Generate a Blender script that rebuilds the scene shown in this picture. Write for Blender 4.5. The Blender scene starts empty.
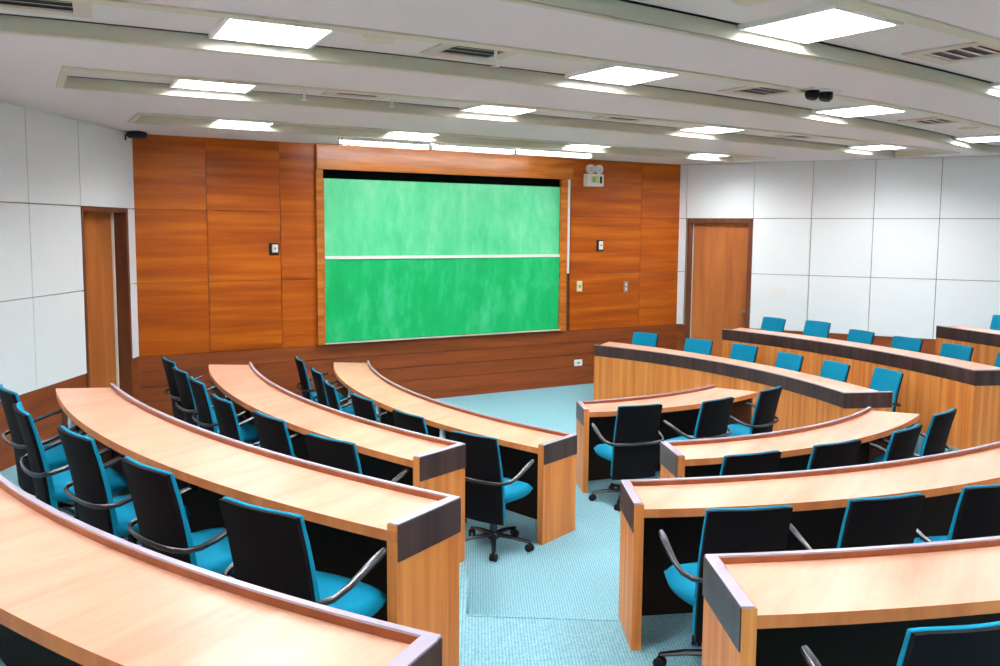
import bpy, bmesh, math, random
from mathutils import Vector, Matrix
random.seed(7)
sc = bpy.context.scene
COL = sc.collection
PI = math.pi
R = math.radians

# ------------------------------------------------------------------ helpers
class MB:
    """collects shapes into one mesh"""
    def __init__(s): s.v=[]; s.f=[]; s.m=[]; s.sm=[]
    def add(s, vs, fs, mi=0, smooth=False):
        b=len(s.v); s.v += [tuple(v) for v in vs]
        for i,f in enumerate(fs):
            s.f.append(tuple(b+k for k in f)); s.m.append(mi[i] if isinstance(mi,(list,tuple)) else mi); s.sm.append(smooth)
        return s
    def box(s, a, b, mi=0, M=None):
        x0,y0,z0=a; x1,y1,z1=b
        vs=[Vector(p) for p in ((x0,y0,z0),(x1,y0,z0),(x1,y1,z0),(x0,y1,z0),(x0,y0,z1),(x1,y0,z1),(x1,y1,z1),(x0,y1,z1))]
        if M: vs=[M@v for v in vs]
        return s.add(vs,[(0,3,2,1),(4,5,6,7),(0,1,5,4),(1,2,6,5),(2,3,7,6),(3,0,4,7)],mi)
    def prism(s, poly, z0, z1, mi=0, mside=None):
        n=len(poly)
        area=sum(poly[i][0]*poly[(i+1)%n][1]-poly[(i+1)%n][0]*poly[i][1] for i in range(n))
        if area<0: poly=poly[::-1]
        vs=[(x,y,z0) for x,y in poly]+[(x,y,z1) for x,y in poly]
        fs=[tuple(range(n))[::-1],tuple(range(n,2*n))]+[(i,(i+1)%n,n+(i+1)%n,n+i) for i in range(n)]
        ms=[mi,mi]+[mi if mside is None else mside]*n
        return s.add(vs,fs,ms)
    def strip(s, A, B, z0, z1, mt=0, ma=0, mb=0, me=0, mbot=None):
        """closed solid between plan polylines A and B"""
        n=len(A); vs=[]
        for (a,b) in zip(A,B):
            vs += [(a[0],a[1],z0),(a[0],a[1],z1),(b[0],b[1],z1),(b[0],b[1],z0)]
        fs=[];ms=[]
        for i in range(n-1):
            o=4*i;q=4*(i+1)
            fs += [(o+1,o+2,q+2,q+1),(o,o+1,q+1,q),(o+2,o+3,q+3,q+2),(o+3,o,q,q+3)]
            ms += [mt,ma,mb,ma if mbot is None else mbot]
        fs += [(0,3,2,1),(4*n-4,4*n-3,4*n-2,4*n-1)]; ms += [me,me]
        return s.add(vs,fs,ms)
    def lathe(s, prof, seg=20, mi=0, M=None, smooth=True, caps=True):
        vs=[];fs=[]
        for r,z in prof:
            for k in range(seg):
                a=2*PI*k/seg; v=Vector((r*math.cos(a),r*math.sin(a),z)); vs.append(M@v if M else v)
        for j in range(len(prof)-1):
            for k in range(seg):
                fs.append((j*seg+k,j*seg+(k+1)%seg,(j+1)*seg+(k+1)%seg,(j+1)*seg+k))
        if caps:
            fs.append(tuple(range(seg))[::-1]); fs.append(tuple((len(prof)-1)*seg+k for k in range(seg)))
        return s.add(vs,fs,mi,smooth)
    def sweep(s, path, w, h, seg=10, mi=0, up=(0,0,1)):
        """elliptic section swept along a path; w, h may be lists of half sizes"""
        P=[Vector(p) for p in path]; n=len(P); vs=[];fs=[]
        W=w if isinstance(w,(list,tuple)) else [w]*n; H=h if isinstance(h,(list,tuple)) else [h]*n
        for i,p in enumerate(P):
            t=(P[min(i+1,n-1)]-P[max(i-1,0)]).normalized()
            sd=t.cross(Vector(up)); sd=sd.normalized() if sd.length>1e-6 else Vector((1,0,0))
            u=sd.cross(t).normalized()
            for k in range(seg):
                a=2*PI*k/seg; vs.append(p+sd*(W[i]*math.cos(a))+u*(H[i]*math.sin(a)))
        for i in range(n-1):
            for k in range(seg): fs.append((i*seg+k,i*seg+(k+1)%seg,(i+1)*seg+(k+1)%seg,(i+1)*seg+k))
        fs.append(tuple(range(seg))[::-1]); fs.append(tuple((n-1)*seg+k for k in range(seg)))
        return s.add(vs,fs,mi,True)
    def build(s, name, mats, parent=None, loc=(0,0,0), bevel=0, angle=35, subsurf=0):
        me=bpy.data.meshes.new(name); me.from_pydata(s.v,[],s.f)
        mats=mats if isinstance(mats,(list,tuple)) else [mats]
        for m in mats: me.materials.append(m)
        for p,mi,sm in zip(me.polygons,s.m,s.sm): p.material_index=mi; p.use_smooth=sm
        bm=bmesh.new(); bm.from_mesh(me); bmesh.ops.recalc_face_normals(bm,faces=bm.faces)
        bm.to_mesh(me); bm.free()
        if any(s.sm): me.set_sharp_from_angle(angle=R(angle))
        me.update()
        o=bpy.data.objects.new(name,me); COL.objects.link(o); o.location=loc
        if parent: o.parent=parent
        if bevel:
            b=o.modifiers.new('bevel','BEVEL'); b.width=bevel; b.segments=2; b.limit_method='ANGLE'; b.angle_limit=R(40)
        if subsurf:
            q=o.modifiers.new('sub','SUBSURF'); q.levels=subsurf; q.render_levels=subsurf
        return o

def tag(o,label=None,cat=None,group=None,kind=None):
    if label: o['label']=label
    if cat: o['category']=cat
    if group: o['group']=group
    if kind: o['kind']=kind
    return o
def thing(name,label,cat,loc=(0,0,0),rz=0,group=None):
    o=bpy.data.objects.new(name,None); COL.objects.link(o); o.empty_display_size=.1
    o.location=loc; o.rotation_euler=(0,0,rz); return tag(o,label,cat,group)
def struct(o): o['kind']='structure'; return o
def dup(root,loc,rz,label,group=None):
    r=root.copy(); COL.objects.link(r); r.location=loc; r.rotation_euler=(0,0,rz); r['label']=label
    if group: r['group']=group
    for ch in list(root.children):
        c=ch.copy(); COL.objects.link(c); c.parent=r
        for g in list(ch.children):
            d=g.copy(); COL.objects.link(d); d.parent=c
    return r

# ------------------------------------------------------------------ materials
def srgb(r,g,b):
    f=lambda c:(c/255/12.92) if c/255<=.04045 else ((c/255+.055)/1.055)**2.4
    return (f(r),f(g),f(b),1)
def base(name,rough=.5,spec=.5,metal=0):
    m=bpy.data.materials.new(name); m.use_nodes=True; nt=m.node_tree
    b=nt.nodes['Principled BSDF']; b.inputs['Roughness'].default_value=rough
    b.inputs['Specular IOR Level'].default_value=spec; b.inputs['Metallic'].default_value=metal
    return m,nt,b
def mat(name,col,rough=.5,spec=.5,metal=0,noise=0,nscale=40,bump=0):
    m,nt,b=base(name,rough,spec,metal); N=nt.nodes; L=nt.links
    b.inputs['Base Color'].default_value=col
    tc=N.new('ShaderNodeTexCoord'); nz=N.new('ShaderNodeTexNoise'); nz.inputs['Scale'].default_value=nscale; nz.inputs['Detail'].default_value=3
    L.new(tc.outputs['Object'],nz.inputs['Vector'])
    if noise:
        mx=N.new('ShaderNodeMix'); mx.data_type='RGBA'
        mx.inputs[6].default_value=tuple(c*(1-noise) for c in col[:3])+(1,); mx.inputs[7].default_value=tuple(min(1,c*(1+noise)) for c in col[:3])+(1,)
        L.new(nz.outputs['Fac'],mx.inputs[0]); L.new(mx.outputs[2],b.inputs['Base Color'])
    if bump:
        bp=N.new('ShaderNodeBump'); bp.inputs['Strength'].default_value=bump; bp.inputs['Distance'].default_value=.005
        L.new(nz.outputs['Fac'],bp.inputs['Height']); L.new(bp.outputs['Normal'],b.inputs['Normal'])
    return m
def wood(name,c0,c1,scale,rough=.4,spec=.5,island=0,detail=4,rot=0,c2=None,contrast=(.3,.7)):
    """stretched noise grain between two or three tones, with a tone shift per board"""
    m,nt,b=base(name,rough,spec); N=nt.nodes; L=nt.links
    tc=N.new('ShaderNodeTexCoord'); mp=N.new('ShaderNodeMapping'); mp.inputs['Scale'].default_value=scale
    mr=N.new('ShaderNodeMapping'); mr.inputs['Rotation'].default_value=(0,0,rot)
    L.new(tc.outputs['Object'],mr.inputs['Vector']); L.new(mr.outputs['Vector'],mp.inputs['Vector'])
    geo=N.new('ShaderNodeNewGeometry')
    ad=N.new('ShaderNodeVectorMath'); ad.operation='MULTIPLY_ADD'
    L.new(geo.outputs['Random Per Island'],ad.inputs[0]); ad.inputs[1].default_value=(37,53,71) if island else (0,0,0)
    L.new(mp.outputs['Vector'],ad.inputs[2])
    nz=N.new('ShaderNodeTexNoise'); nz.inputs['Scale'].default_value=1; nz.inputs['Detail'].default_value=detail; nz.inputs['Roughness'].default_value=.6
    L.new(ad.outputs['Vector'],nz.inputs['Vector'])
    rp=N.new('ShaderNodeValToRGB'); cr=rp.color_ramp
    cr.elements[0].position=contrast[0]; cr.elements[0].color=c0; cr.elements[1].position=contrast[1]; cr.elements[1].color=c1
    if c2: e=cr.elements.new((contrast[0]+contrast[1])/2); e.color=c2
    L.new(nz.outputs['Fac'],rp.inputs['Fac'])
    out=rp.outputs['Color']
    if island:
        hs=N.new('ShaderNodeHueSaturation'); ma=N.new('ShaderNodeMath'); ma.operation='MULTIPLY_ADD'
        L.new(geo.outputs['Random Per Island'],ma.inputs[0]); ma.inputs[1].default_value=island; ma.inputs[2].default_value=1-island/2
        L.new(ma.outputs[0],hs.inputs['Value']); L.new(out,hs.inputs['Color']); out=hs.outputs['Color']
    L.new(out,b.inputs['Base Color'])
    return m
def emit(name,col,strength):
    m=bpy.data.materials.new(name); m.use_nodes=True; nt=m.node_tree
    nt.nodes.remove(nt.nodes['Principled BSDF'])
    e=nt.nodes.new('ShaderNodeEmission'); e.inputs['Color'].default_value=col; e.inputs['Strength'].default_value=strength
    nt.links.new(e.outputs[0],nt.nodes['Material Output'].inputs['Surface']); return m

M={}
M['top']=wood('desk_laminate',srgb(194,134,106),srgb(222,174,146),(1.3,8,1),rough=.30,spec=.5,rot=R(-28),detail=5,contrast=(.25,.75))
M['orange']=wood('desk_veneer',srgb(190,104,42),srgb(228,150,78),(16,16,.5),rough=.45,spec=.35,detail=4,c2=srgb(212,128,60))
M['edge']=wood('desk_edging',srgb(186,100,48),srgb(214,130,70),(9,9,2),rough=.45,spec=.4)
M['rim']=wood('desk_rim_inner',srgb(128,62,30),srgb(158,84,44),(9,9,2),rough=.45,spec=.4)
M['dark']=wood('desk_dark_laminate',srgb(44,28,28),srgb(78,54,52),(14,14,.4),rough=.38,spec=.5,detail=2)
M['cap']=mat('desk_rim_cap_glare',srgb(172,160,174),rough=.25,spec=.6,noise=.05,nscale=8)  # lilac base colour carries the ceiling's reflection off dark laminate
M['under']=mat('desk_underside_shade',srgb(30,18,14),rough=.7,spec=.2)  # near-black laminate, darkened to stand in for shade under the desks
M['post']=mat('white_post',srgb(225,228,232),rough=.35,spec=.5)
M['black']=mat('chair_shell_black',srgb(13,12,17),rough=.75,spec=.14,noise=.2,nscale=300)
M['plastic']=mat('chair_black_plastic',srgb(30,27,36),rough=.22,spec=.8)
M['teal']=mat('chair_teal_fabric',srgb(0,126,156),rough=.85,spec=.2,noise=.14,nscale=160,bump=.25)
M['rubber']=mat('castor_rubber',srgb(14,14,16),rough=.6,spec=.3)
M['steel']=mat('steel',srgb(170,172,178),rough=.3,metal=1)
M['wallwood']=wood('wall_veneer',srgb(146,60,3),srgb(198,104,10),(.5,1,9),rough=.34,spec=.35,island=.16,detail=3,c2=srgb(174,80,4))
M['header']=wood('header_veneer',srgb(150,72,20),srgb(206,124,44),(.9,1,11),rough=.26,spec=.5,detail=5)
M['wainscot']=wood('wainscot_veneer',srgb(116,52,20),srgb(150,74,30),(.7,1,9),rough=.5,spec=.3,island=.1)
M['groove']=mat('groove_brown',srgb(88,40,14),rough=.7)  # dark brown wall backing, shows in the panel joints
M['doorwood']=wood('door_veneer',srgb(158,86,36),srgb(190,112,52),(7,7,.7),rough=.5,spec=.3)
M['frame']=wood('door_frame_brown',srgb(96,50,30),srgb(120,66,40),(9,9,.8),rough=.5,spec=.3)
M['panel']=mat('fabric_wall_panel',srgb(236,238,238),rough=.95,spec=.1,noise=.03,nscale=200,bump=.1)
M['seam']=mat('panel_seam',srgb(150,140,126),rough=.9)
M['ceil']=mat('ceiling_paint',srgb(230,220,218),rough=.9,spec=.15,noise=.02,nscale=3)
M['trim']=mat('coffer_trim_beige',srgb(212,204,182),rough=.6,spec=.3)
M['tile']=mat('coffer_tile',srgb(224,216,210),rough=.85,spec=.2)
M['white']=mat('white_plastic',srgb(238,236,228),rough=.4,spec=.5)
M['grey']=mat('grey_plastic',srgb(150,146,140),rough=.4,spec=.5)
M['blackp']=mat('black_plastic',srgb(16,16,18),rough=.5,spec=.3)
M['louvre']=mat('louvre_silver',srgb(214,218,232),rough=.35,metal=.0)
M['lamp']=emit('troffer_lamp',(.95,.98,1,1),48)
M['batten']=emit('batten_lamp',(.97,.98,1,1),34)
M['vent']=mat('vent_beige',srgb(206,194,180),rough=.6)

def board_mat(name,c0,c1,c2):
    m,nt,b=base(name,.5,.3); N=nt.nodes; L=nt.links
    tc=N.new('ShaderNodeTexCoord'); mp=N.new('ShaderNodeMapping'); mp.inputs['Scale'].default_value=(2.2,1,.9)
    L.new(tc.outputs['Object'],mp.inputs['Vector'])
    nz=N.new('ShaderNodeTexNoise'); nz.inputs['Scale'].default_value=1.3; nz.inputs['Detail'].default_value=6; nz.inputs['Roughness'].default_value=.65
    L.new(mp.outputs['Vector'],nz.inputs['Vector'])
    rp=N.new('ShaderNodeValToRGB'); rp.color_ramp.elements[0].position=.3; rp.color_ramp.elements[0].color=c0
    rp.color_ramp.elements[1].position=.72; rp.color_ramp.elements[1].color=c2; e=rp.color_ramp.elements.new(.5); e.color=c1
    L.new(nz.outputs['Fac'],rp.inputs['Fac']); L.new(rp.outputs['Color'],b.inputs['Base Color']); return m
M['green_hi']=board_mat('chalky_green',srgb(62,190,124),srgb(96,204,146),srgb(136,216,170))
M['green_lo']=board_mat('clean_green',srgb(0,158,84),srgb(14,174,98),srgb(70,192,130))

def carpet():
    m,nt,b=base('teal_loop_carpet',.95,.1); N=nt.nodes; L=nt.links
    tc=N.new('ShaderNodeTexCoord')
    mp=N.new('ShaderNodeMapping'); mp.inputs['Rotation'].default_value=(0,0,R(28)); L.new(tc.outputs['Object'],mp.inputs['Vector'])
    w=N.new('ShaderNodeTexWave'); w.bands_direction='X'; w.inputs['Scale'].default_value=18; w.inputs['Distortion'].default_value=1.2; w.inputs['Detail'].default_value=2
    w.inputs['Detail Scale'].default_value=6
    L.new(mp.outputs['Vector'],w.inputs['Vector'])
    nz=N.new('ShaderNodeTexNoise'); nz.inputs['Scale'].default_value=60; nz.inputs['Detail'].default_value=3; L.new(tc.outputs['Object'],nz.inputs['Vector'])
    a=N.new('ShaderNodeMath'); a.operation='MULTIPLY_ADD'; L.new(w.outputs['Fac'],a.inputs[0]); a.inputs[1].default_value=.35
    s=N.new('ShaderNodeMath'); s.operation='MULTIPLY'; L.new(nz.outputs['Fac'],s.inputs[0]); s.inputs[1].default_value=.85; L.new(s.outputs[0],a.inputs[2])
    rp=N.new('ShaderNodeValToRGB'); rp.color_ramp.elements[0].position=.2; rp.color_ramp.elements[0].color=srgb(86,132,143)
    rp.color_ramp.elements[1].position=.85; rp.color_ramp.elements[1].color=srgb(136,177,186)
    L.new(a.outputs[0],rp.inputs['Fac']); L.new(rp.outputs['Color'],b.inputs['Base Color'])
    bp=N.new('ShaderNodeBump'); bp.inputs['Strength'].default_value=.4; bp.inputs['Distance'].default_value=.006
    L.new(a.outputs[0],bp.inputs['Height']); L.new(bp.outputs['Normal'],b.inputs['Normal'])
    return m
M['carpet']=carpet()

# ------------------------------------------------------------------ room constants
W=8.367                       # width of the front wall
AL,AR=1.0233,1.0085           # splay of the side walls
Z0,PH,CZ=.859,.875,3.484      # wainscot top, panel height, ceiling
LD=(-math.cos(AL),-math.sin(AL)); RD=(math.cos(AR),-math.sin(AR))
def frameL():                 # x along wall away from the corner, y out of the room
    return Matrix(((LD[0],LD[1],0,0),(LD[1],-LD[0],0,0),(0,0,1,0),(0,0,0,1)))
ML=Matrix(((LD[0],-abs(LD[1]),0,0),(LD[1],abs(LD[0]),0,0),(0,0,1,0),(0,0,0,1)))   # +y points out of the room
MR=Matrix(((RD[0],abs(RD[1]),0,W),(RD[1],abs(RD[0]),0,0),(0,0,1,0),(0,0,0,1)))
def wallL(s,d=0,z=0): return ML@Vector((s,d,z))
def wallR(s,d=0,z=0): return MR@Vector((s,d,z))
BACK=-14.5

# ------------------------------------------------------------------ desk geometry data (plan arcs: cx, cy, r, angle far end, angle aisle end)
DESK={
 'L1':dict(z=0,  f=(8.712,-3.118,6.524,161.3,200.7), c=(8.616,-3.153,6.868,159.9,200.75)),
 'L2':dict(z=.24,f=(8.288,-3.375,7.550,170.0,201.3), c=(8.329,-3.400,8.007,168.8,201.05)),
 'L3':dict(z=.46,f=(8.233,-3.507,8.885,183.6,208.25),c=(6.673,-4.057,7.68,179.0,210.1),drop=.22),
 'L4':dict(z=.62,f=(4.793,-5.489,6.312,186.0,215.2), c=(4.793,-5.489,6.745,185.5,215.2)),
 'C1':dict(z=0,  f=(4.152,-.893,3.51,287.1,257.2),  c=(4.321,-1.534,3.30,289.3,250.6)),
 'C2':dict(z=.12,f=(3.788,-3.045,3.41,293.6,252.1), c=(3.786,-2.961,3.87,294.8,252.0)),
 'C3':dict(z=.24,f=(4.009,-1.816,5.921,297.5,246.5),c=(3.844,-2.664,5.49,299.5,244.2)),
 'C4':dict(z=.42,f=(4.01,-1.82,7.482,299,245.9),    c=(4.01,-1.82,7.925,299,245.7),drop=.18),
 'R1':dict(z=.06,f=(.643,-3.585,5.446,23.2,-19.7),  c=(-.982,-3.466,7.543,18.5,-16.5),drop=.06),
 'R2':dict(z=.26,f=(.327,-3.446,7.177,10.9,-20.2),  c=(-.131,-3.352,8.188,10.3,-19.9),drop=.06),
 'R3':dict(z=.44,f=(.3,-2.7,8.861,-9.7,-26),        c=(.3,-2.7,9.41,-8.6,-25.6),drop=.06),
}
def arc(a,n=41,ext=0):
    cx,cy,r,a0,a1=a
    return [Vector((cx+r*math.cos(R(a0+(a1-a0)*i/(n-1))),cy+r*math.sin(R(a0+(a1-a0)*i/(n-1))))) for i in range(n)]
def lerp(A,B,dist):
    return [a+(b-a).normalized()*dist for a,b in zip(A,B)]

# ------------------------------------------------------------------ floor and tiers
fl=MB(); fl.prism([(-12,BACK-.5),(20,BACK-.5),(20,.3),(-12,.3)],-.2,0); struct(fl.build('floor',M['carpet']))
def tier(name,poly,z0,z1):
    b=MB(); b.prism([(p[0],p[1]) for p in poly],z0,z1); return struct(b.build(name,M['carpet']))
def wl(y): return (wallL(-y/math.sin(AL)).x-.05, y)
def wr(y): return (wallR(-y/math.sin(AR)).x+.05, y)
L2f=arc(DESK['L2']['f']);L3f=arc(DESK['L3']['f']);L4f=arc(DESK['L4']['f'])
C2f=arc(DESK['C2']['f'])[::-1];C3f=arc(DESK['C3']['f'])[::-1];C4f=arc(DESK['C4']['f'])[::-1]
R2f=arc(DESK['R2']['f']);R3f=arc(DESK['R3']['f'])
e=.02
# second row level: left, centre and right blocks
C3e=[(p.x,p.y+e*.5) for p in C3f]
tier('floor_tier',[(2.72,-6.27)]+[(p.x,p.y+e*.5) for p in C2f]+[(5.6,-6.6),(6.3,-7.0)]+C3e[::-1]+[(2.3,-7.25)],0,.12)
tier('floor_tier.001',[wl(-2.0),(L2f[0].x,-2.0)]+[(p.x+e*.5,p.y) for p in L2f]+[(1.16,-6.35),(.896,-6.83),(1.606,-7.288)]+C3e+[(7.2,-7.4),(7.2,BACK),wl(BACK)],0,.24)
# carpet nosing along the aisle step
b=MB(); b.prism([(.90,-6.822),(1.61,-7.28),(1.597,-7.302),(.887,-6.845)],.225,.2445); struct(b.build('trim_5',M['carpet'],bevel=.004))
tier('floor_tier.002',[wl(-4.0),(L3f[0].x,-4.0)]+[(p.x+e*.2,p.y) for p in L3f]+[(.02,-7.87),(-.3,-8.5),(-.9,-9.6),(-.9,BACK),wl(BACK)],.24,.46)
tier('floor_tier.003',[wl(-5.9),(L4f[0].x,-5.9)]+[(p.x+e*.2,p.y) for p in L4f]+[(-.75,-9.35),(-1.0,-9.9),(-1.0,BACK),wl(BACK)],.46,.62)
tier('floor_tier.006',[(.97,-8.66)]+[(p.x,p.y+e*.5) for p in C4f]+[(8.0,-8.4),(8.0,BACK),(.3,BACK),(.3,-10.2),(.77,-9.05)],.24,.42)
tier('floor_tier.004',[wr(-1.75),(R2f[0].x,-1.8)]+[(p.x-e*.5,p.y) for p in R2f]+[(7.25,-6.5),(7.2,-8.4),(7.2,BACK),wr(BACK)],0,.2)
tier('floor_tier.005',[wr(-3.8),(R3f[0].x,-3.9)]+[(p.x-e*.5,p.y) for p in R3f]+[(8.9,-8),(8.9,BACK),wr(BACK)],.2,.38)

# ------------------------------------------------------------------ front wall
g=.0035
def panelled(b,rows,M_=None,depth=.02,mi=0,gap=g):
    for x0,x1,z0,z1 in rows: b.box((x0+gap,-depth,z0+gap),(x1-gap,.0,z1-gap),mi,M_)
fw=MB()
fw.box((-.3,0,-.2),(W+.3,.25,CZ+.4),0)
cols=[0,.84,1.74,2.22]; rc=[6.19,7.55,W]
for cs in (cols,rc):
    for i in range(len(cs)-1):
        for k in range(3): fw.box((cs[i]+g,-.02,Z0+k*PH+g),(cs[i+1]-g,.0,Z0+(k+1)*PH-g),1)
for k in range(4):
    fw.box((0,-.02,.10+k*.19+.004),(W,0,.10+(k+1)*.19-.004),2)
struct(fw.build('wall_front',[M['groove'],M['wallwood'],M['wainscot']]))
bb=MB(); bb.box((0,-.035,0),(W,0,.1)); struct(bb.build('baseboard_front',M['wainscot'],bevel=.004))
hd=MB(); hd.box((2.20,-.10,3.16),(6.17,0,3.478),0); struct(hd.build('trim_1',[M['header']],bevel=.003))
ph=MB()
ph.box((2.20,-.07,Z0),(2.29,0,3.155)); struct(ph.build('trim_2',M['header'],bevel=.003))
ph=MB(); ph.box((5.985,-.07,Z0),(6.10,0,3.155)); struct(ph.build('trim_3',M['header'],bevel=.003))
tb=MB(); tb.box((2.29,-.012,3.04),(5.985,0,3.16)); struct(tb.build('board_shade_strip',mat('board_head_shade',srgb(6,12,8),rough=1,spec=0)))  # flat black strip stands in for the shaded recess over the board

# chalkboard: two sliding panels
cb=thing('chalkboard','large green two-panel sliding chalkboard set in the wooden front wall','chalkboard',(4.135,-.02,.88))
def loc(b,name,m,p,**k): return b.build(name,m,p,**k)
b=MB(); b.box((-1.84,-.022,1.15),(1.845,-.004,2.165)); u=loc(b,'upper_panel',M['green_hi'],cb); u['label']='upper chalk-dusted pale green panel'
b=MB(); b.box((-1.84,-.03,.02),(1.845,-.004,1.12)); u=loc(b,'lower_panel',M['green_lo'],cb); u['label']='lower deeper green panel'
b=MB(); b.box((-1.84,-.045,1.115),(1.845,-.004,1.155)); u=loc(b,'middle_rail',M['white'],cb,bevel=.004); u['label']='white horizontal rail between the panels'
b=MB(); b.box((-1.845,-.075,-.002),(1.85,-.0,.012)); b.box((-1.845,-.075,.012),(1.85,-.065,.02)); loc(b,'chalk_tray',M['vent'],cb,bevel=.003)
for x in (-1.845,1.835):
    b=MB(); b.box((x,-.05,.02),(x+.012,0,2.16)); loc(b,'side_channel',M['header'],cb)
# white pull rod beside the board
b=MB(); b.box((6.10,-.085,1.745),(6.135,-.02,3.17)); tag(b.build('wall_conduit',M['white'],bevel=.006),'slim white vertical conduit down the right edge of the chalkboard surround','conduit')

# emergency light
el=thing('emergency_light','white twin-lamp emergency light high on the wood wall right of chalkboard','emergency light',(6.57,-.02,3.09))
b=MB(); b.box((-.16,-.10,-.02),(.16,0,.17)); b.build('case',M['white'],el,bevel=.012)
b=MB(); b.box((-.075,-.104,.035),(.055,-.100,.135),0); b.box((-.05,-.1055,.05),(.0,-.1035,.12),1); b.box((.0,-.1055,.06),(.04,-.1035,.105),2)
b.build('indicator_plate',[mat('pale_olive',srgb(196,206,150),.5),mat('pale_green',srgb(120,180,120),.5),mat('cream',srgb(226,214,150),.5)],el)
b=MB(); b.box((.08,-.104,.03),(.12,-.1,.135)); b.build('dark_switch',M['blackp'],el)
for x in (-.075,.075):
    Mx=Matrix.Translation((x,-.05,.245))@Matrix.Rotation(R(96),4,'X')
    b=MB(); b.lathe([(.03,-.05),(.062,-.03),(.07,.03),(.066,.05),(.055,.052)],20,0,Mx); lp=b.build('lamp_head',M['white'],el)
    b=MB(); b.lathe([(.056,.05),(.03,.062),(.001,.066)],20,0,Mx); b.build('lens',mat('lens_glass',srgb(206,214,214),.12,.8),lp)
    b=MB(); b.box((x-.012,-.06,.16),(x+.012,-.035,.20)); b.build('bracket',M['grey'],el)

def plate(name,label,x,z,w,h,m,dark=None,cat='switch',d=.012,toggles=1,Mx=None,y=-.02,tm=None):
    o=thing(name,label,cat,(0,0,0))
    if Mx is not None: o.matrix_world=Mx@Matrix.Translation((x,y,z))
    else: o.location=(x,y+.003,z)
    if dark:
        b=MB(); b.box((-w/2-.03,-d-.012,-h/2-.03),(w/2+.012,0,h/2+.02)); b.build('back_box',dark,o,bevel=.003); d+=.012
        b=MB(); b.box((-w/2,-d-.008,-h/2),(w/2,-d+.001,h/2)); b.build('face_plate',m,o,bevel=.003); d+=.008
    else:
        b=MB(); b.box((-w/2,-d,-h/2),(w/2,0,h/2)); b.build('face_plate',m,o,bevel=.003)
    for t in range(toggles):
        zz=(t-(toggles-1)/2)*h*.42
        b=MB(); b.box((-w*.16,-d-.006,zz-h*.13),(w*.16,-d+.001,zz+h*.13)); b.build('toggle',tm or M['grey'],o)
    return o
plate('thermostat','small white thermostat with dark surround on wood wall left of chalkboard',1.66,2.14,.075,.10,M['white'],M['blackp'],'thermostat')
plate('thermostat','small white thermostat with dark surround on wood wall below the emergency light',6.75,2.17,.075,.13,M['white'],M['blackp'],'thermostat')
plate('light_switch','cream switch plate low beside the white conduit on wood wall',6.37,1.54,.10,.165,mat('cream_plate',srgb(240,228,180),.5),None,'switch')
plate('light_switch','grey two-button switch plate on the wood wall nearer the right corner',7.27,1.51,.08,.17,M['grey'],None,'switch',toggles=2,tm=M['white'])
plate('wall_socket','white double power socket low on the dark wood wainscot',6.37,.345,.15,.10,M['white'],None,'socket',toggles=1)

# ------------------------------------------------------------------ side walls
def sidewall(name,MX,length,seams,top_seams,d0,d1):
    b=MB()
    b.box((-.3,.0,-.2),(d0,.25,CZ+.4),0,MX); b.box((d1,0,-.2),(length,.25,CZ+.4),0,MX); b.box((d0,0,2.61),(d1,.25,CZ+.4),0,MX)
    for k in range(3):
        z0,z1=Z0+k*PH,Z0+(k+1)*PH
        ss=top_seams if k==2 else seams
        for i in range(len(ss)-1):
            a,c=ss[i],ss[i+1]
            if k<2 and a>=d0-.03 and c<=d1+.03: continue
            b.box((a+.005,-.03,z0+.005),(c-.005,0,z1-.005),1,MX)
    for a,c in ((0,d0),(d1,length)):
        b.box((a,-.018,.1),(c,0,Z0-.004),2,MX)
        b.box((a,-.03,0),(c,0,.1),2,MX)
    return struct(b.build(name,[M['seam'],M['panel'],M['wainscot']]))
step=.885
sl=[0,.18,1.22]+[1.22+.93*i for i in range(1,17)]
sidewall('wall_left',ML,17,sl,[0]+sl[2:],.18,1.22)
sr=[0,.12,1.20]+[1.20+.877*i for i in range(1,18)]
sidewall('wall_right',MR,17,sr,[0,.12]+sr[2:],.15,1.20)
bw=MB(); bw.box((-12,BACK-.3,-.2),(20,BACK,CZ+.4)); struct(bw.build('wall_back',M['panel']))
# doors
def door(idx,MX,d0,d1,rec,knob_s,fr):
    t=bpy.data.objects.new('door_%d'%idx,None); COL.objects.link(t); t.matrix_world=MX; t['kind']='structure'
    b=MB(); b.box((d0+fr,rec,0),(d1-fr,rec+.045,2.61-fr)); b.build('door_leaf',M['doorwood'],t)
    b=MB()
    for a,c in ((d0,d0+fr),(d1-fr,d1)): b.box((a,-.035,0),(c,rec+.10,2.61))
    b.box((d0+fr,-.035,2.61-fr),(d1-fr,rec+.10,2.61)); b.build('door_frame',M['frame'],t,bevel=.004)
    b=MB()
    if idx==1: b.box((d0+fr,rec-.02,0),(d0+fr+.03,rec,2.61-fr)); b.build('edge_strip',M['white'],t)
    else:
        b.box((d0+fr,rec-.012,0),(d0+fr+.018,rec,2.61-fr)); b.build('edge_strip',M['vent'],t)
    b=MB(); Mk=Matrix.Translation((knob_s,rec,1.115))@Matrix.Rotation(R(90),4,'X')
    b.lathe([(.03,0),(.03,.008),(.012,.012),(.012,.035),(.03,.045),(.034,.06),(.026,.075),(.002,.08)],20,0,Mk); b.build('door_knob',M['steel'],t)
    return t
door(1,ML,.18,1.22,.13,1.02,.05)
door(2,MR,.15,1.20,.05,1.10,.07)
for i,(x,lab) in enumerate(((1.56,'white switch plate on the pale right wall, nearer the wooden door'),(1.69,'small white switch plate on the pale right wall, farther from the door'))):
    plate('light_switch',lab,x,1.48,.12 if i==0 else .08,.085,M['white'],None,'switch',Mx=MR,y=-.03,toggles=1,tm=M['white'])
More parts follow.
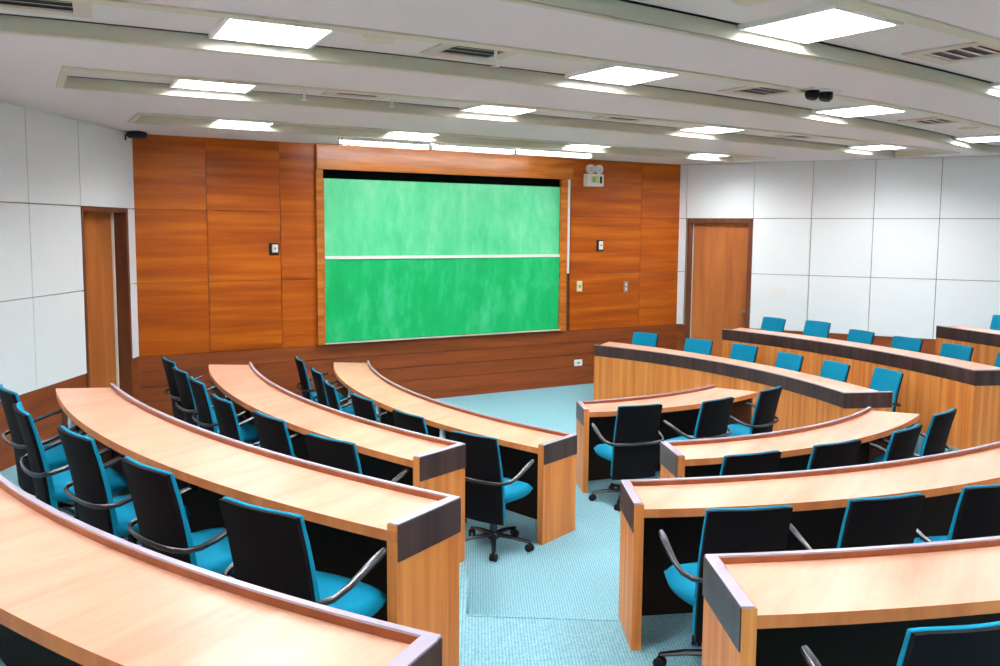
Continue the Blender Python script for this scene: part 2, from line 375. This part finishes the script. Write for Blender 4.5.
# black speaker in the left corner
o=thing('corner_speaker','small black speaker hung under the ceiling in the left front corner','speaker',(.05,-.25,CZ))
b=MB(); b.lathe([(.06,-.0),(.105,-.012),(.115,-.045),(.10,-.075),(.04,-.085),(.002,-.085)],24); b.build('housing',M['blackp'],o)
b=MB(); b.sweep([(-.10,-.03,-.04),(-.125,-.05,-.05),(-.13,-.06,-.11)],.009,.009,8); b.build('bracket',M['blackp'],o)

# ------------------------------------------------------------------ ceiling with recessed coffers
def poly3(p):                 # quadratic through three points
    (x0,y0),(x1,y1),(x2,y2)=p
    def f(x):
        x=max(min(x,max(x0,x1,x2)+2),min(x0,x1,x2)-2)
        return y0*(x-x1)*(x-x2)/((x0-x1)*(x0-x2))+y1*(x-x0)*(x-x2)/((x1-x0)*(x1-x2))+y2*(x-x0)*(x-x1)/((x2-x0)*(x2-x1))
    return f
CO=[dict(x0=-.1,x1=8.5,n=poly3([(-.1,-1.93),(4,-1.95),(8.5,-1.75)]),w=.72),
    dict(x0=-.85,x1=9.8,n=poly3([(-.85,-4.2),(3.2,-4.28),(9.8,-3.75)]),w=.84),
    dict(x0=-2.6,x1=11.5,n=poly3([(-1,-6.25),(2.2,-6.33),(7.92,-5.55)]),w=.86),
    dict(x0=-3.6,x1=12.5,n=poly3([(-1,-8.3),(2.04,-8.12),(5.4,-7.72)]),w=.80),
    dict(x0=-4.6,x1=13,n=lambda x:-10.4,w=.85),
    dict(x0=-5.0,x1=13.5,n=lambda x:-12.6,w=.85)]
for c in CO: c['f']=(lambda n,w:(lambda x:n(x)+w))(c['n'],c['w'])
xs=sorted(set([-10+.5*i for i in range(57)]+[c['x0'] for c in CO]+[c['x1'] for c in CO]))
RD_=.075
cl=MB()
for i in range(len(xs)-1):
    xa,xb=xs[i],xs[i+1]; xm=(xa+xb)/2
    ys=[(lambda x:.2)]
    segs=[]; prev=lambda x:.2
    for c in CO:
        segs.append((prev,c['f'],False,c)); segs.append((c['f'],c['n'],c['x0']<xm<c['x1'],c)); prev=c['n']
    segs.append((prev,lambda x:BACK-.3,False,None))
    for a,bq,hole,c in segs:
        if hole: continue
        va=[(xa,a(xa)),(xb,a(xb)),(xb,bq(xb)),(xa,bq(xa))]
        cl.add([(x,y,CZ) for x,y in va],[(0,1,2,3)],0)
# recess walls, top and lips belong to the ceiling surface
for c in CO:
    X=[x for x in xs if c['x0']-1e-6<=x<=c['x1']+1e-6]
    N_=[Vector((x,c['n'](x))) for x in X]; F_=[Vector((x,c['f'](x))) for x in X]
    t=.015
    cl.strip([p for p in F_],[p+Vector((0,t)) for p in F_],CZ-.012,CZ+RD_,1,1,1,1)
    cl.strip([p+Vector((0,-.02)) for p in N_],[p for p in N_],CZ-.006,CZ+RD_,1,1,1,1)
    cl.strip([p+Vector((0,-.10)) for p in N_],[p for p in N_],CZ-.012,CZ-.0005,1,1,1,1)
    cl.strip([p+Vector((0,-.005)) for p in F_],[p+Vector((0,.07)) for p in F_],CZ-.012,CZ-.0005,1,1,1,1)
    for x,s in ((c['x0'],-1),(c['x1'],1)):
        cl.box((min(x,x+s*.05),c['n'](x)-.10,CZ-.0125),(max(x,x+s*.05),c['f'](x)+.02,CZ+RD_),1)
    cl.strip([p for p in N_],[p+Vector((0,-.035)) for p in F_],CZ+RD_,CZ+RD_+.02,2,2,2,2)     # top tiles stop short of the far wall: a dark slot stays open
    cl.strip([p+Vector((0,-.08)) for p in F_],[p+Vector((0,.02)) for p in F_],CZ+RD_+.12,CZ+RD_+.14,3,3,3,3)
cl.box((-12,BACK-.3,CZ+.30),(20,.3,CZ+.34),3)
struct(cl.build('ceiling',[M['ceil'],M['trim'],M['tile'],M['blackp']]))

# troffers
def make_troffer(lab):
    t=thing('ceiling_light',lab,'ceiling light',(0,0,0),0,'square louvred ceiling lights')
    S=.31
    b=MB()
    for a in ((-S,-S,S,-S+.025),(-S,S-.025,S,S),(-S,-S+.025,-S+.025,S-.025),(S-.025,-S+.025,S,S-.025)): b.box((a[0],a[1],-.028),(a[2],a[3],.002))
    b.build('frame',M['white'],t)
    b=MB(); b.box((-S+.02,-S+.02,-.003),(S-.02,S-.02,0)); b.build('lamp_panel',M['lamp'],t)
    b=MB(); n=9
    for i in range(1,n):
        x=-S+.02+(2*S-.04)*i/n
        b.box((x-.003,-S+.025,-.022),(x+.003,S-.025,-.004))
    for i in range(1,10):
        y=-S+.02+(2*S-.04)*i/10
        b.box((-S+.025,y-.003,-.0215),(S-.025,y+.003,-.0045))
    b.build('louvre',M['louvre'],t)
    return t
T0=None
LX={0:[1.0,3.0,5.6,7.9],1:[.22,2.85,5.65,8.9],2:[-2.0,.13,2.72,5.75,9.05],3:[-2.4,0.2,2.70,5.75,9.0],4:[-2.5,.5,3.5,6.5,9.5],5:[-2.5,.5,3.5,6.5,9.5]}
ROWN=['first ceiling trough from the chalkboard','second ceiling trough from the chalkboard','third ceiling trough from the chalkboard','fourth ceiling trough from the chalkboard','fifth ceiling trough, behind the viewpoint','sixth ceiling trough, near the back wall']
ORD=['first','second','third','fourth','fifth','sixth','seventh']
for ci,X in LX.items():
    c=CO[ci]
    for k,x in enumerate(X):
        y=(c['n'](x)+c['f'](x))/2+.085
        ang=math.atan((c['n'](x+.3)-c['n'](x-.3))/.6)
        lab='louvred ceiling light, %s from the left in the %s'%(ORD[k],ROWN[ci])
        if T0 is None: T0=make_troffer(lab); T0.location=(x,y,CZ+RD_); T0.rotation_euler[2]=ang
        else: dup(T0,(x,y,CZ+RD_),ang,lab)
# vents
def make_vent(lab):
    t=thing('air_vent',lab,'air vent',(0,0,0),0,'square ceiling air vents')
    S=.27; b=MB()
    for a in ((-S,-S,S,-S+.09),(-S,S-.09,S,S),(-S,-S+.09,-S+.09,S-.09),(S-.09,-S+.09,S,S-.09)): b.box((a[0],a[1],-.012),(a[2],a[3],0))
    b.build('frame',M['vent'],t)
    b=MB(); b.box((-S+.08,-S+.08,-.004),(S-.08,S-.08,0)); b.build('duct_opening',M['blackp'],t)
    b=MB()
    for i in range(4):
        y=-S+.12+i*.095
        b.add([(-S+.09,y,-.012),(S-.09,y,-.012),(S-.09,y+.05,-.003),(-S+.09,y+.05,-.003),(-S+.09,y,-.010),(S-.09,y,-.010),(S-.09,y+.05,-.001),(-S+.09,y+.05,-.001)],[(0,1,2,3),(4,7,6,5),(0,4,5,1),(2,6,7,3),(1,5,6,2),(0,3,7,4)],0)
    b.build('slats',M['vent'],t); return t
V0=None
for ci,X in {1:[1.4,4.3,7.1],2:[-1.1,1.41,4.17,7.1],3:[4.12]}.items():
    c=CO[ci]
    for k,x in enumerate(X):
        y=(c['n'](x)+c['f'](x))/2-.02; ang=math.atan((c['n'](x+.3)-c['n'](x-.3))/.6)
        lab='square air vent, %s from the left in the %s'%(ORD[k],ROWN[ci]) if ci!=3 else 'square air vent in the %s'%ROWN[ci]
        if V0 is None: V0=make_vent(lab); V0.location=(x,y,CZ+RD_); V0.rotation_euler[2]=ang
        else: dup(V0,(x,y,CZ+RD_),ang,lab)
for k,(ci,x) in enumerate(((2,.75),(2,4.95),(2,8.0),(3,2.0))):
    c=CO[ci]; y=(c['n'](x)+c['f'](x))/2-.03
    b=MB(); b.lathe([(.10,0),(.10,-.012),(.085,-.022),(.04,-.026),(.002,-.026)],24)
    lab=['round grey ceiling speaker in the third trough beside a left louvred light','round grey ceiling speaker in the third trough, middle of its three','round grey ceiling speaker in the third trough, rightmost of its three','round grey ceiling speaker in the fourth trough left of its bright light'][k]
    tag(b.build('ceiling_speaker',M['trim'],loc=(x,y,CZ+RD_+.002)),lab,'speaker','round ceiling speakers')
for k,(ci,x) in enumerate(((2,1.46),(1,.85),(1,1.6))):
    c=CO[ci]; y=(c['n'](x)+c['f'](x))/2-.2
    s=thing('sprinkler',['white sprinkler head beside the vent in the third ceiling trough','white sprinkler head in the second trough, nearer its left end','white sprinkler head in the second trough, farther from its left end'][k],'sprinkler',(x,y,CZ+RD_+.002),0,'ceiling sprinklers')
    b=MB(); b.lathe([(.04,0),(.04,-.006),(.010,-.008),(.010,-.11)],14); b.build('pipe',M['white'],s)
    b=MB(); b.lathe([(.008,-.11),(.008,-.125),(.028,-.13),(.028,-.134),(.002,-.136)],14); b.build('deflector',M['white'],s)
# twin spot on the flat ceiling
s=thing('ceiling_spotlight','small twin dark spotlight on the flat ceiling above the right seats','spotlight',(4.18,-6.33,CZ))
b=MB(); b.box((-.17,-.09,-.012),(.17,.09,0)); b.build('mounting_plate',M['tile'],s,bevel=.003)
for x in (-.07,.08):
    b=MB(); b.lathe([(.05,-.01),(.055,-.05),(.04,-.075),(.002,-.08)],18,0,Matrix.Translation((x,0,0))@Matrix.Rotation(R(14),4,'Y')); b.build('spot_head',M['blackp'],s)
# board lights
for k in range(3):
    x=2.22+k*1.21
    t=thing('board_light',['slim fluorescent board light at the ceiling, left of three above the chalkboard','slim fluorescent board light at the ceiling, middle of three above the chalkboard','slim fluorescent board light at the ceiling, right of three above the chalkboard'][k],'ceiling light',(x,-.92-.06*k,CZ+.002),0,'fluorescent board lights')
    b=MB(); b.box((0,-.07,-.03),(1.18,.07,0)); b.build('housing',M['white'],t,bevel=.004)
    b=MB(); b.sweep([(.02,.02,-.05),(1.16,.02,-.05)],.018,.018,12); b.build('tube',M['batten'],t)
    b=MB()
    for i in range(25): b.box((.02+i*.047,-.065,-.085),(.024+i*.047,.068,-.029))
    b.box((.02,-.068,-.035),(1.154,-.064,-.029)); b.box((.02,.066,-.035),(1.154,.070,-.029))
    b.build('louvre',M['white'],t)

# ------------------------------------------------------------------ desks
def desk(key,label,group,posts=(.2,.45,.7),rim=True):
    d=DESK[key]; z=d['z']; A=arc(d['f']); B=arc(d['c'])
    t=thing('curved_desk',label,'desk',(0,0,z),0,group)
    n=len(A)
    P0=lerp(A,B,0); P1=lerp(A,B,.018)
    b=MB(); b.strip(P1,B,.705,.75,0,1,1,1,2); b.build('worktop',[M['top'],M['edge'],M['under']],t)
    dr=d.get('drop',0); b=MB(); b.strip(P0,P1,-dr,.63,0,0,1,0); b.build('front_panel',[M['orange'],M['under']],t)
    Pm=lerp(A,B,-.004)
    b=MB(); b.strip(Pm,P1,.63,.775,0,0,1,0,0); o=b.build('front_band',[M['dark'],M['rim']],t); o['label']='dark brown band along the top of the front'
    b=MB(); b.strip(Pm,lerp(A,B,.0185),.775,.782,0,0,0,0); b.build('rim_cap',M['cap'],t)
    # end panels
    def endp(i,j,z1,name,mm=None,cut=0):
        a,c=A[i],B[i]; u=(c-a).normalized(); v=Vector((-u.y,u.x)); 
        if v.dot(A[j]-A[i])<0: v=-v          # v points into the desk
        L_=(c-a).length-cut
        q=lambda s,w:(a+u*s+v*w)
        b=MB(); b.prism([q(.018,0),q(L_,0),q(L_,.05),q(.018,.05)],-dr,z1); o=b.build(name,mm or M['orange'],t)
        return a,u,v,L_,q
    endp(0,1,.705,'end_panel',M['frame'] if key[0] in 'LC' else None,.05)
    a,u,v,L_,q=endp(n-1,n-2,.775,'end_panel')
    b=MB(); b.prism([q(-.004,-.004),q(L_-.006,-.004),q(L_-.006,0),q(-.004,0)],.625,.776); o=b.build('end_band',M['dark'],t); o['label']='dark brown band on the aisle end'
    b=MB(); b.prism([q(.0185,-.004),q(L_,-.004),q(L_,.042),q(.0185,.042)],.775,.782); b.build('rim_cap',M['cap'],t)
    for s in posts:
        i=int(s*(n-1)); p=B[i]+(A[i]-B[i]).normalized()*.055
        b=MB(); b.lathe([(.024,-dr),(.024,.28),(.027,.285),(.027,.31),(.024,.315),(.024,.60),(.027,.605),(.027,.625),(.024,.63),(.024,.704)],14,0,Matrix.Translation((p.x,p.y,0)))
        o=b.build('support_post',M['post'],t); o['label']='white tubular post'
    return t
NM={'L':'left','C':'centre','R':'right'}; RW={'1':'front-row','2':'second-row','3':'third-row','4':'back-row'}
DL={'L1':'curved wooden desk of the left block, front row nearest the chalkboard','L2':'curved wooden desk of the left block, second row from the chalkboard','L3':'curved wooden desk of the left block, third row, against the left door','L4':'curved wooden desk in the near left corner, closest to the viewer',
    'C1':'short curved wooden desk of the middle block, nearest the chalkboard','C2':'curved wooden desk of the middle block, second row from the chalkboard','C3':'long curved wooden desk of the middle block, third row','C4':'curved wooden desk at the bottom right, closest to the viewer',
    'R1':'curved desk with dark-banded front on the right, lowest and foremost','R2':'curved desk with dark-banded front on the right, middle of three rows','R3':'curved desk with dark-banded front at far right, highest row'}
PO={'L1':(.30,.52,.75),'L2':(.3,.55,.8),'L3':(.15,.32,.55),'L4':(.3,.6),'C1':(.25,),'C2':(.12,.5),'C3':(.35,.6),'C4':(.4,.7),'R1':(.3,.6),'R2':(.3,.6),'R3':(.4,.7)}
for k in DESK: desk(k,DL[k],'curved desks',PO[k])

# ------------------------------------------------------------------ chair (faces +y, origin on the floor under the seat)
def grid_solid(b,fn,nu,nv,thick,mi=0):
    """closed sheet: fn(u,v)->point ; thickness along +y"""
    vs=[];
    for off in (0,1):
        for j in range(nv+1):
            for i in range(nu+1):
                p=fn(i/nu,j/nv); vs.append((p[0],p[1]+off*(thick(j/nv) if callable(thick) else thick),p[2]))
    K=(nu+1)*(nv+1); fs=[]
    for j in range(nv):
        for i in range(nu):
            a=j*(nu+1)+i; fs.append((a,a+1,a+nu+2,a+nu+1)); fs.append((K+a,K+a+nu+1,K+a+nu+2,K+a+1))
    for i in range(nu):
        fs.append((i,K+i,K+i+1,i+1)); a=nv*(nu+1)+i; fs.append((a,a+1,K+a+1,K+a))
    for j in range(nv):
        a=j*(nu+1); c=a+nu+1; fs.append((a,c,K+c,K+a)); a+=nu; c=a+nu+1; fs.append((a,K+a,K+c,c))
    return b.add(vs,fs,mi,True)
HB,LB=.925,.26
def backpt(hw_top,hw_bot,top,bot,yo):
    def fn(u,v):
        z=bot+(top-bot)*v; hw=hw_bot+(hw_top-hw_bot)*v
        # corners rounded at the top
        x=(u*2-1)*hw
        t=(z-LB)/(HB-LB)
        y=-.205-.105*t+.02*math.sin(PI*min(1,max(0,t)))+.025*(x/.2)**2 + yo
        zc=z-.006*abs(u*2-1)**8*(1 if v>.9 else 0)
        return (x,y,zc)
    return fn
def make_chair(label,group):
    t=thing('office_chair',label,'chair',(0,0,0),0,group)
    b=MB(); grid_solid(b,backpt(.202,.202,HB-.004,LB,-.0),10,12,.02); o=b.build('back_shell',M['black'],t); o['label']='black rear shell of the backrest'
    b=MB(); grid_solid(b,backpt(.203,.203,HB,LB+.02,.018),12,12,lambda v:.038-.018*v); o=b.build('backrest',M['teal'],t,bevel=.005); o['label']='teal padded front of the backrest'
    # seat cushion: rounded slab with waterfall front
    b=MB(); nu,nv=10,10; top=[];bot=[]
    for j in range(nv+1):
        for i in range(nu+1):
            u=i/nu*2-1; v=j/nv*2-1
            x=.25*u*math.sqrt(1-.30*v*v); y=.235*v*math.sqrt(1-.30*u*u)+.03
            e_=max(abs(u),abs(v)); zt=.495-.035*e_**6-.02*max(0,v)**4; zb=.385+.035*e_**4
            top.append((x,y,zt)); bot.append((x*.95,y*.95,zb))
    K=(nu+1)*(nv+1); fs=[]
    for j in range(nv):
        for i in range(nu):
            a=j*(nu+1)+i; fs.append((a,a+1,a+nu+2,a+nu+1)); fs.append((K+a,K+a+nu+1,K+a+nu+2,K+a+1))
    ring=[i for i in range(nu+1)]+[j*(nu+1)+nu for j in range(1,nv+1)]+[nv*(nu+1)+i for i in range(nu-1,-1,-1)]+[j*(nu+1) for j in range(nv-1,0,-1)]
    for q in range(len(ring)):
        a,c=ring[q],ring[(q+1)%len(ring)]; fs.append((a,K+a,K+c,c))
    b.add(top+bot,fs,0,True); o=b.build('seat',M['teal'],t,angle=80); o['label']='teal upholstered seat cushion'
    b=MB(); b.lathe([(.05,.33),(.10,.36),(.17,.395),(.19,.42)],16); b.box((-.05,-.17,.37),(.05,.02,.40)); b.build('seat_pan',M['plastic'],t)
    # arm bar: one piece behind the back, both ends reach forward and up
    half=[(0,-.275,.585),(.10,-.27,.585),(.19,-.255,.585),(.245,-.225,.587),(.272,-.17,.595),(.280,-.10,.615),(.280,-.02,.645),(.277,.06,.672),(.270,.12,.685)]
    path=[(-x,y,z) for x,y,z in half[:0:-1]]+half
    n=len(path); ws=[]
    for i in range(n):
        d=abs(i-(n-1)/2)/((n-1)/2); ws.append(.010+.014*max(0,(d-.45)/.55) if d<.97 else .014)
    b=MB(); b.sweep(path,ws,[.014]*n,10); b.build('armrest',M['plastic'],t,angle=60)
    b=MB(); b.lathe([(.030,.10),(.030,.24),(.022,.245),(.022,.36)],14); b.build('gas_lift',M['plastic'],t)
    b=MB(); b.lathe([(.045,.075),(.05,.085),(.045,.125),(.03,.13)],16)
    for k in range(5):
        a=2*PI*k/5+.3; b.sweep([(.03*math.cos(a),.03*math.sin(a),.10),(.16*math.cos(a),.16*math.sin(a),.092),(.285*math.cos(a),.285*math.sin(a),.07)],[.024,.02,.016],[.018,.014,.011],8)
    b.build('star_base',M['plastic'],t)
    for k in range(5):
        a=2*PI*k/5+.3; cx,cy=.285*math.cos(a),.285*math.sin(a)
        b=MB(); 
        for s in (-.016,.016):
            Mx=Matrix.Translation((cx,cy,.029))@Matrix.Rotation(a+1.1,4,'Z')@Matrix.Translation((s,0,0))@Matrix.Rotation(R(90),4,'Y')
            b.lathe([(.012,-.010),(.027,-.009),(.029,-.004),(.029,.004),(.027,.009),(.012,.010)],16,0,Mx)
        b.sweep([(cx,cy,.03),(cx,cy,.075)],.010,.010,8,up=(0,1,0)); b.build('castor',M['rubber'],t)
    return t
# x, y of the middle of the backrest top, extra yaw in degrees
CH={
'L1':[(1.54,-1.41,7.0),(1.46,-2.29,1.0),(1.34,-3.08,-7.0),(1.38,-3.85,-1.0),(1.47,-4.67,-1.0),(1.6,-5.56,7.0)],
'L2':[(-0.02,-2.47,6.0),(-0.02,-3.11,2.0),(0.01,-3.72,-3.0),(0.03,-4.58,-5.0),(0.18,-5.33,-4.0),(0.34,-6.12,3.0)],
'L3':[(-1.32,-4.8,0.0),(-1.24,-5.51,-10.0),(-1.02,-6.28,-4.0),(-0.79,-7.07,-5.0),(-0.5,-7.86,-0.0)],
'L4':None,
'C1':[(3.36,-5.29,0.0),(4.15,-5.4,9.0),(4.97,-5.25,7.0)],
'C2':[(2.68,-7.23,6.0),(3.38,-7.29,3.0),(4.17,-7.24,7.0),(4.93,-7.02,-2.0)],
'C3':[(1.6,-8.25,1.0),(2.3,-8.44,1.0),(2.97,-8.57,-4.0)],
'C4':[(1.0,-9.66,4)],
'R1':[(6.73,-1.22,1.0),(6.92,-2.13,7.0),(7.08,-2.83,-1.0),(6.97,-3.69,-3.0),(6.9,-4.42,-2.0),(6.96,-5.05,-0.0)],
'R2':[(8.63,-1.88,-7.0),(8.81,-2.53,-1.0),(8.39,-3.59,-4.0),(8.27,-4.34,4.0),(8.18,-5.04,3.0),(7.95,-5.81,2.0)],
'R3':[(10.33,-4.36,7.0)]}
CH['L4']=[(-1.54,-8.566,0)]
CC={'L1':(8.7,-3.12),'L2':(9.13,-2.73),'L3':(9.5,-2.4),'L4':(4.79,-5.49),'C1':(4.25,-1.2),'C2':(3.79,-3.0),'C3':(3.95,-2.1),'C4':(4.01,-1.82),'R1':(-.2,-3.25),'R2':(.2,-3.05),'R3':(.3,-2.7)}
BL={'L1':'front-row desk of the left block','L2':'second-row desk of the left block','L3':'third-row desk of the left block','L4':'nearest left desk','C1':'front desk of the middle block','C2':'second-row desk of the middle block','C3':'third-row desk of the middle block','C4':'nearest right desk',
    'R1':'lowest dark-banded right desk','R2':'middle dark-banded right desk','R3':'highest right desk'}
chair0=None
for k,L_ in CH.items():
    for i,(x,y,yj) in enumerate(L_):
        cx,cy=CC[k]; dv=Vector((cx-x,cy-y)).normalized()
        rz=math.atan2(dv.y,dv.x)-PI/2+R(yj)
        fx,fy=-math.sin(rz),math.cos(rz)
        px,py=x+fx*.275,y+fy*.275
        z=DESK[k]['z']+(-.06 if k[0]=='R' else 0)
        if k[0]=='R': desc='teal chair facing the viewer, %s from the far end behind the %s'%(ORD[i],BL[k])
        elif k[0]=='L': desc='black-backed teal chair, %s from the front wall at the %s'%(ORD[i],BL[k])
        else: desc='black-backed teal chair, %s from the left at the %s'%(ORD[i],BL[k])
        if len(L_)==1: desc={'L4':'teal chair barely in view under the nearest left desk','C4':'black-backed teal chair at the nearest right desk, cut by the frame','R3':'teal chair facing the viewer behind the highest right desk'}[k]
        grp='chairs at the '+BL[k]
        if chair0 is None:
            chair0=make_chair(desc,grp); chair0.location=(px,py,z); chair0.rotation_euler=(0,0,rz)
        else: dup(chair0,(px,py,z),rz,desc,grp)

# ------------------------------------------------------------------ world, camera, view
w=bpy.data.worlds.new('world'); sc.world=w; w.use_nodes=True
w.node_tree.nodes['Background'].inputs[0].default_value=(.5,.5,.5,1); w.node_tree.nodes['Background'].inputs[1].default_value=.02
cam=bpy.data.cameras.new('camera'); co=bpy.data.objects.new('camera',cam); COL.objects.link(co)
F,PIT,ROLL,YAW=860.0,.0943,.0080,.5159
cam.sensor_width=36; cam.lens=F/1000*36; cam.shift_y=-(333-311.05)/1000; cam.clip_start=.05
fwd=Vector((math.sin(YAW)*math.cos(PIT),math.cos(YAW)*math.cos(PIT),-math.sin(PIT)))
r0=Vector((math.cos(YAW),-math.sin(YAW),0)); u0=r0.cross(fwd)
rr=r0*math.cos(ROLL)+u0*math.sin(ROLL); uu=-r0*math.sin(ROLL)+u0*math.cos(ROLL)
co.matrix_world=Matrix(((rr.x,uu.x,-fwd.x,-1.2468),(rr.y,uu.y,-fwd.y,-10.9691),(rr.z,uu.z,-fwd.z,2.39995),(0,0,0,1)))
sc.camera=co
vs=sc.view_settings; vs.view_transform='Standard'; vs.look='None'; vs.gamma=1; vs.use_curve_mapping=False; vs.exposure=0.72
sc.cycles.use_denoising=True
sc.cycles.max_bounces=8; sc.cycles.diffuse_bounces=5; sc.cycles.glossy_bounces=3
